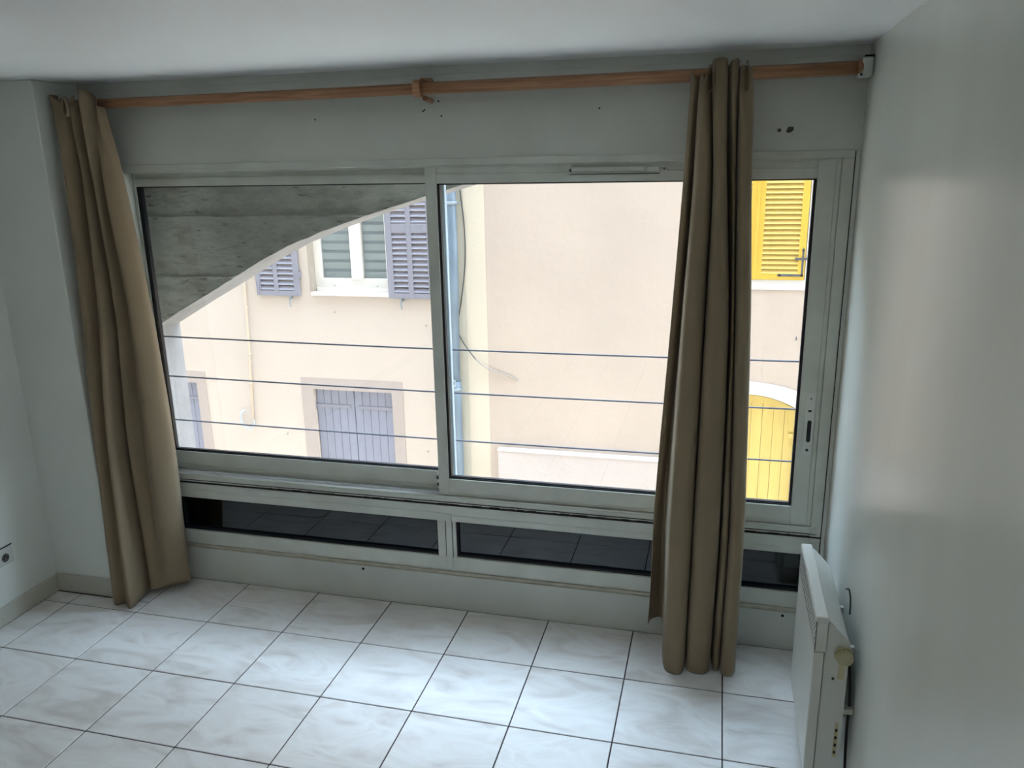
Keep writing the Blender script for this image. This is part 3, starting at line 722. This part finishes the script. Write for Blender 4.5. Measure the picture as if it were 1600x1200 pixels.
slat_meshes = {}
def slat(par, root, x0, x1, z, y, m, pitch, dep=.030):
    k = (round(x1 - x0, 3), m, pitch)
    if k not in slat_meshes:
        h = pitch * (.98 if m == 'yellow_slat' else .70); wd = x1 - x0
        g = G(); g.prism([(-dep / 2 - .003, -h / 2), (-dep / 2 + .003, -h / 2 - .004), (dep / 2, h / 2 - .004), (dep / 2 - .005, h / 2 + .002)], 'x', 0, wd)
        bmesh.ops.recalc_face_normals(g.bm, faces=g.bm.faces)
        me = bpy.data.meshes.new('slat'); g.bm.to_mesh(me); g.bm.free(); me.materials.append(M[m]); slat_meshes[k] = me
    o = link('slat', slat_meshes[k], None, par); o.location = (x0, y, z)
    return o
def shutter(root, x0, x1, z0, z1, cols_, rails, m, ms, pitch, stile=.06, y=FY - .05, name='shutter', bottom=.07, label=None):
    """louvred leaf: cols_ = list of (xa, xb) louvre columns"""
    g = G(); y0, y1 = y, y + .034
    xs = [x0] + [v_ for c in cols_ for v_ in c] + [x1]
    for a, b in zip(xs[::2], xs[1::2]): g.box((a, y0, z0), (b, y1, z1), bev=.003)
    zz = [(z0, z0 + bottom)] + rails + [(z1 - .07, z1)]
    for ca, cb in cols_:
        for a, b in zz: g.box((ca, y0 + .001, a), (cb, y1, b))
    s = at(root, g, name, M[m])
    for ca, cb in cols_:
        for (a, b), (c, d) in zip(zz[:-1], zz[1:]):
            n = max(1, int((c - b) / pitch)); p = (c - b) / n
            for k in range(n): slat(s, root, ca - .003, cb + .003, b + p * (k + .5), y + .017, ms, pitch)
    if label: s['label'] = label
    return s
sa = shutter(hA, -3.035, -2.380, .415, 1.96, [(-2.965, -2.760), (-2.695, -2.460)], [(1.262, 1.385)], 'shutter_grey', 'slat_grey', .066, label='left leaf, its top hidden by the concrete screen')
sb = shutter(hA, -1.088, -.440, .415, 1.96, [(-1.000, -.800), (-.730, -.520)], [(1.262, 1.385)], 'shutter_grey', 'slat_grey', .066, label='right leaf')
for x0, x1 in ((-2.96, -2.46), (-1.0, -.52)):
    pass
for x in (-2.525, -.905):
    g = G(); g.box((x - .012, FY - .075, .375), (x + .012, FY, .400)); g.box((x - .007, FY - .08, .300), (x + .007, FY - .066, .400)); g.tube([(x, FY - .073, .30), (x + .006, FY - .073, .27)], .008, 8)
    at(hA, g, 'shutter_catch', M['zinc_clamp'])
at(hA, G().box((-2.385, FY - .06, .66), (-2.355, FY - .01, .74)).box((-2.392, FY - .066, .675), (-2.372, FY - .052, .72)), 'shutter_hinge', M['shutter_grey'])
at(hA, G().tube([(-2.99, FY - .058, .43), (-2.99, FY - .058, .62)], .006, 8), 'shutter_bolt', M['shutter_grey'])

# plank doors
def plank_door(root, x0, x1, z0, z1, n, m, y=FY + .05, top=None):
    wd = (x1 - x0) / n
    dr = at(root, G().box((x0 + .004, y + .022, z0), (x1 - .004, y + .045, z1)), 'door', M['plank_joint'] if m == 'plank_grey' else M['yellow_joint'])
    for k in range(n):
        a, b = x0 + wd * k + .002, x0 + wd * (k + 1) - .002
        zt = z1 if top is None else None
        g = G()
        if top is None: g.box((a, y, z0), (b, y + .024, z1 - random.uniform(0, .006)), bev=.003)
        else: g.prism([(a, z0), (b, z0), (b, top(b)), ((a + b) / 2, top((a + b) / 2)), (a, top(a))], 'y', y, y + .024)
        g.build('plank', M[m], dr)
    return dr
mid = (d0 + d1) / 2
dl = plank_door(hA, d0 + .006, mid - .003, GZ, dz - .004, 5, 'plank_grey'); dr_ = plank_door(hA, mid + .003, d1 - .006, GZ, dz - .004, 5, 'plank_grey')
dl['label'] = 'left leaf of the wide grey plank door'; dr_['label'] = 'right leaf of the wide grey plank door'
for par, a, b in ((dl, d0 - .02, d0 + .53), (dr_, mid + .06, d1 + .03)):
    G().box((a, FY + .036, -1.175), (b, FY + .051, -1.132), bev=.002).build('strap_hinge', M['shutter_grey'], par)
for par, x in ((dl, d0 - .005), (dr_, d1 + .01)):
    G().tube([(x, FY + .03, -1.21), (x, FY + .03, -1.10)], .013, 8).build('hinge_pin', M['shutter_grey'], par)
de = plank_door(hA, e0 + .006, e1 - .006, GZ, dz - .004, 10, 'plank_grey'); de['label'] = 'grey plank door partly hidden by the concrete jamb'
G().box((e1 - .42, FY + .036, -1.175), (e1 + .02, FY + .051, -1.132), bev=.002).build('strap_hinge', M['shutter_grey'], de)
G().tube([(e1 + .01, FY + .03, -1.23), (e1 + .01, FY + .03, -1.08)], .015, 8).build('hinge_pin', M['shutter_grey'], de)
# small stains / plugs on the wall
for x, z in ((-2.80, -1.60), (-.66, -1.72), (-.60, .05), (-1.9, .20)): at(hA, G().tube([(x, FY - .012, z), (x, FY + .002, z)], .014, 8), 'wall_plug', M['taupe_band_side'])

# ---- right house, pink render
hB = empty('house', (3, FY, GZ)); tag(hB, 'pink-beige rendered house with yellow louvred shutters and an arched yellow door', 'house')
u0, u1, uz0, uz1 = 2.930, 4.075, .730, 2.25
ax, hw, sp, rise = 3.520, .600, -.835, .165
R_ = (hw * hw + rise * rise) / (2 * rise); cz0 = sp + rise - R_
def arch(x, off=0):
    d = max((R_ + off) ** 2 - (x - ax) ** 2, 0); return cz0 + math.sqrt(d)
g = G()
wallpieces(g, .24, 36, GZ, EAVE, [(u0, u1, uz0, uz1), (ax - hw, ax + hw, GZ, sp + rise + .02)], FY, FY + .35)
at(hB, g, 'wall', M['plaster_pink'])
at(hB, G().box((-.36, FY - .001, GZ), (-.035, FY + .35, EAVE)), 'corner_band', M['plaster_cream'], label='cream strip behind the drainpipe')
at(hB, G().box((-.035, FY - .004, GZ), (.24, FY + .35, EAVE)), 'corner_band', M['plaster_pale'], label='pale yellow painted strip')
at(hB, G().box((-.36, FY - .35, EAVE), (36, FY + 3.5, EAVE + .15)), 'roof_edge', M['roof_tile'])
at(hB, G().box((-.36, FY + .35, GZ), (36, FY + .45, EAVE)), 'inner_wall', M['void_grey'])
# plinth
at(hB, G().box((.365, FY - .10, GZ), (2.70, FY, -1.585), bev=.006), 'plinth', M['plaster_plinth'])
at(hB, G().box((.36, FY - .108, -1.596), (2.70, FY, -1.575), bev=.004), 'plinth_lit_edge', M['white_band'])  # lit top edge of the plinth, its brightness put in as white colour
# shutters
so_ = G(); so_.box((u0 - .13, FY - .012, uz0 - .115), (u0, FY + .001, uz1 + .12)); so_.box((u1, FY - .012, uz0 - .115), (u1 + .13, FY + .001, uz1 + .12)); so_.box((u0, FY - .012, uz0 - .115), (u1, FY + .001, uz0)); so_.box((u0, FY - .012, uz1), (u1, FY + .001, uz1 + .12))
at(hB, so_, 'window_surround', M['white_band'])
ya = FY - .030
sl = shutter(hB, u0 + .01, 3.512, uz0 + .004, uz1 - .01, [(3.01, 3.44)], [(1.60, 1.68)] if False else [], 'yellow', 'yellow_slat', .0565, y=ya, label='left leaf, mostly behind the curtain')
sr = shutter(hB, 3.516, u1 - .008, uz0 + .004, uz1 - .01, [(3.592, 3.992)], [], 'yellow', 'yellow_slat', .0565, y=ya, label='right leaf with iron corner bracket')
at(hB, G().box((3.500, ya - .010, uz0 + .004), (3.530, ya + .004, uz1 - .01), bev=.002), 'meeting_strip', M['yellow'])
g = G(); yb = ya - .004
g.box((3.79, yb, .775), (4.055, ya + .001, .800)); g.box((4.030, yb, .775), (4.052, ya + .001, 1.075)); g.box((3.965, yb - .001, .965), (4.150, ya + .001, .990))
g.prism([(3.765, .7875), (3.79, .768), (3.812, .7875), (3.79, .807)], 'y', yb, ya + .001)
g.prism([(4.041, 1.105), (4.022, 1.078), (4.041, 1.058), (4.060, 1.078)], 'y', yb, ya + .001); g.prism([(3.945, .9775), (3.967, .958), (3.985, .9775), (3.967, .997)], 'y', yb, ya + .001)
G_ = at(hB, g, 'corner_bracket', M['iron'])
# arched surround
def arc_pts(off, x0, x1, n=24): return [(x0 + (x1 - x0) * k / n, arch(x0 + (x1 - x0) * k / n, off)) for k in range(n + 1)]
bw = .165
g = G()
inner = arc_pts(0, ax - hw, ax + hw); outer_ = [(ax - hw - bw + (2 * hw + 2 * bw) * k / 24, sp + .155 + (rise + .0) * (1 - ((k - 12) / 12) ** 2)) for k in range(25)]
for k in range(24):
    p = [inner[k], inner[k + 1], outer_[k + 1], outer_[k]]
    g.prism(p, 'y', FY - .014, FY + .10)
g.prism([(ax - hw - bw, GZ), (ax - hw, GZ), (ax - hw, sp), (ax - hw - bw, sp + .155)], 'y', FY - .014, FY + .10); g.prism([(ax + hw, GZ), (ax + hw + bw, GZ), (ax + hw + bw, sp + .155), (ax + hw, sp)], 'y', FY - .014, FY + .10)
at(hB, g, 'door_surround', M['white_band'])
yd = FY + .055
ad = plank_door(hB, ax - hw + .012, ax + hw - .012, GZ, sp - .03, 9, 'yellow_plank', y=yd, top=lambda x: arch(x) - .022)
ad['label'] = 'arched faded-yellow plank door'
# framing strip that follows the arch
g = G(); a_ = arc_pts(-.022, ax - hw + .02, ax + hw - .02); b_ = [(ax - hw + .10 + (2 * hw - .20) * k / 24, arch(ax - hw + .10 + (2 * hw - .20) * k / 24) - .105) for k in range(25)]
for k in range(24): g.prism([a_[k], a_[k + 1], b_[k + 1], b_[k]], 'y', yd - .012, yd)
for s_ in (-1, 1):
    xa, xb = ax + s_ * (hw - .02), ax + s_ * (hw - .10)
    g.prism([(xa, arch(xa) - .022), (xb, arch(xb) - .105), (xb, sp - .30), (xa, sp - .30)], 'y', yd - .012, yd)
g.build('arch_batten', M['yellow_plank'], ad)
G().box((ax + hw - .09, yd - .03, sp - .385), (ax + hw + .025, yd - .005, sp - .325), bev=.004).build('door_hinge', M['yellow_plank'], ad)
# wall marks
g = G(); g.box((4.03, FY - .004, .015), (4.045, FY + .001, .06)); at(hB, g, 'wall_mark', M['iron'])

# ---- drainpipe with clamps and number plate
dp = empty('drainpipe', (-.175, FY - .1, GZ)); tag(dp, 'blue-grey zinc drainpipe on the facade, right of the window mullion', 'drainpipe')
at(dp, G().tube([(-.150, FY - .09, EAVE), (-.165, FY - .09, 1.0), (-.195, FY - .09, -.74)], .066, 16), 'upper_pipe', M['zinc'])
at(dp, G().tube([(-.192, FY - .09, -.66), (-.195, FY - .09, -.80), (-.190, FY - .09, GZ)], [.074, .074, .072], 16), 'lower_pipe', M['zinc'])
at(dp, G().tube([(-.156, FY - .09, 1.66), (-.156, FY - .09, 1.62)], .076, 16).box((-.27, FY - .10, 1.632), (-.045, FY - .08, 1.65)), 'clamp', M['zinc_clamp'])
at(dp, G().tube([(-.193, FY - .09, -.745), (-.193, FY - .09, -.785)], .082, 16).box((-.31, FY - .10, -.775), (-.09, FY - .08, -.757)), 'clamp', M['zinc_clamp'])
pl = at(dp, G().box((-.250, FY - .172, -.725), (-.165, FY - .166, -.625)), 'number_plate', M['plate'])
def glyph_ring(cx, cz, rx, rz, th, a0=0, a1=360, n=18):
    g = G(); P = []
    for k in range(n + 1):
        a = math.radians(a0 + (a1 - a0) * k / n); P.append((math.cos(a), math.sin(a)))
    for (c0, s0), (c1, s1) in zip(P[:-1], P[1:]):
        g.prism([(cx + rx * c0, cz + rz * s0), (cx + rx * c1, cz + rz * s1), (cx + (rx - th) * c1, cz + (rz - th) * s1), (cx + (rx - th) * c0, cz + (rz - th) * s0)], 'y', FY - .1745, FY - .1715)
    return g
glyph_ring(-.199, -.672, .020, .026, .010).build('plate_figure', M['plate_ink'], pl)
g1 = glyph_ring(-.247, -.672, .017, .026, .009, -90, 90); g1.build('plate_figure', M['plate_ink'], pl)
# thin cream conduit beside it
cp = G().tube([(-.305, FY - .03, EAVE), (-.320, FY - .03, .3), (-.335, FY - .03, -1.2), (-.335, FY - .03, -1.35)], .014, 8).build('conduit', M['cream_pipe']); tag(cp, 'thin cream conduit running down beside the blue-grey drainpipe', 'pipe')
G().tube([(-.345, FY - .03, -1.10), (-.345, FY - .06, -1.10)], .025, 10).tube([(-.335, FY - .03, -1.27), (-.335, FY - .06, -1.27)], .028, 12).build('conduit_fitting', M['cream_pipe'], cp)
# cream pipe with hose loop on the left house
gp = empty('service_pipe', (-3.28, FY - .03, GZ)); tag(gp, 'thin cream service pipe with a curled white hose end on the peach house', 'pipe')
at(gp, G().tube([(-3.20, FY - .03, EAVE), (-3.225, FY - .03, .5), (-3.262, FY - .03, -.40), (-3.320, FY - .03, -1.40)], .017, 8), 'pipe', M['cream_pipe'])
g = G()
for z, x in ((.25, -3.232), (-.42, -3.264), (-.85, -3.288)): g.tube([(x, FY - .03, z), (x, FY - .03, z - .03)], .024, 8)
at(gp, g, 'pipe_collar', M['cream_pipe'])
at(gp, G().tube(spline([(-3.320, FY - .03, -1.40), (-3.315, FY - .03, -1.47), (-3.365, FY - .04, -1.545), (-3.435, FY - .05, -1.535), (-3.490, FY - .06, -1.44), (-3.500, FY - .06, -1.35), (-3.465, FY - .05, -1.285), (-3.420, FY - .03, -1.270)], 6), .016, 8), 'hose', M['white_hose'])
# loose wire on the pale strip
lw = empty('hanging_wire', (-.05, FY - .02, 1.5)); tag(lw, 'loose dark wire hanging beside the drainpipe and curling onto the pink wall', 'wire')
W = spline([(-.080, FY - .03, 2.4), (-.058, FY - .02, 1.77), (-.020, FY - .02, 1.35), (-.025, FY - .02, .90), (-.085, FY - .02, .45), (-.145, FY - .03, .12), (-.140, FY - .03, -.04), (-.040, FY - .04, -.21), (.085, FY - .05, -.365)], 8)
at(lw, G().tube(W, .0075, 8), 'sheath', M['wire'])
at(lw, G().tube(spline([(.085, FY - .05, -.365), (.190, FY - .04, -.455), (.330, FY - .02, -.520), (.480, FY - .02, -.565), (.640, FY + .0, -.620)], 6), .0085, 8), 'wire_tail', M['wire_pale'])
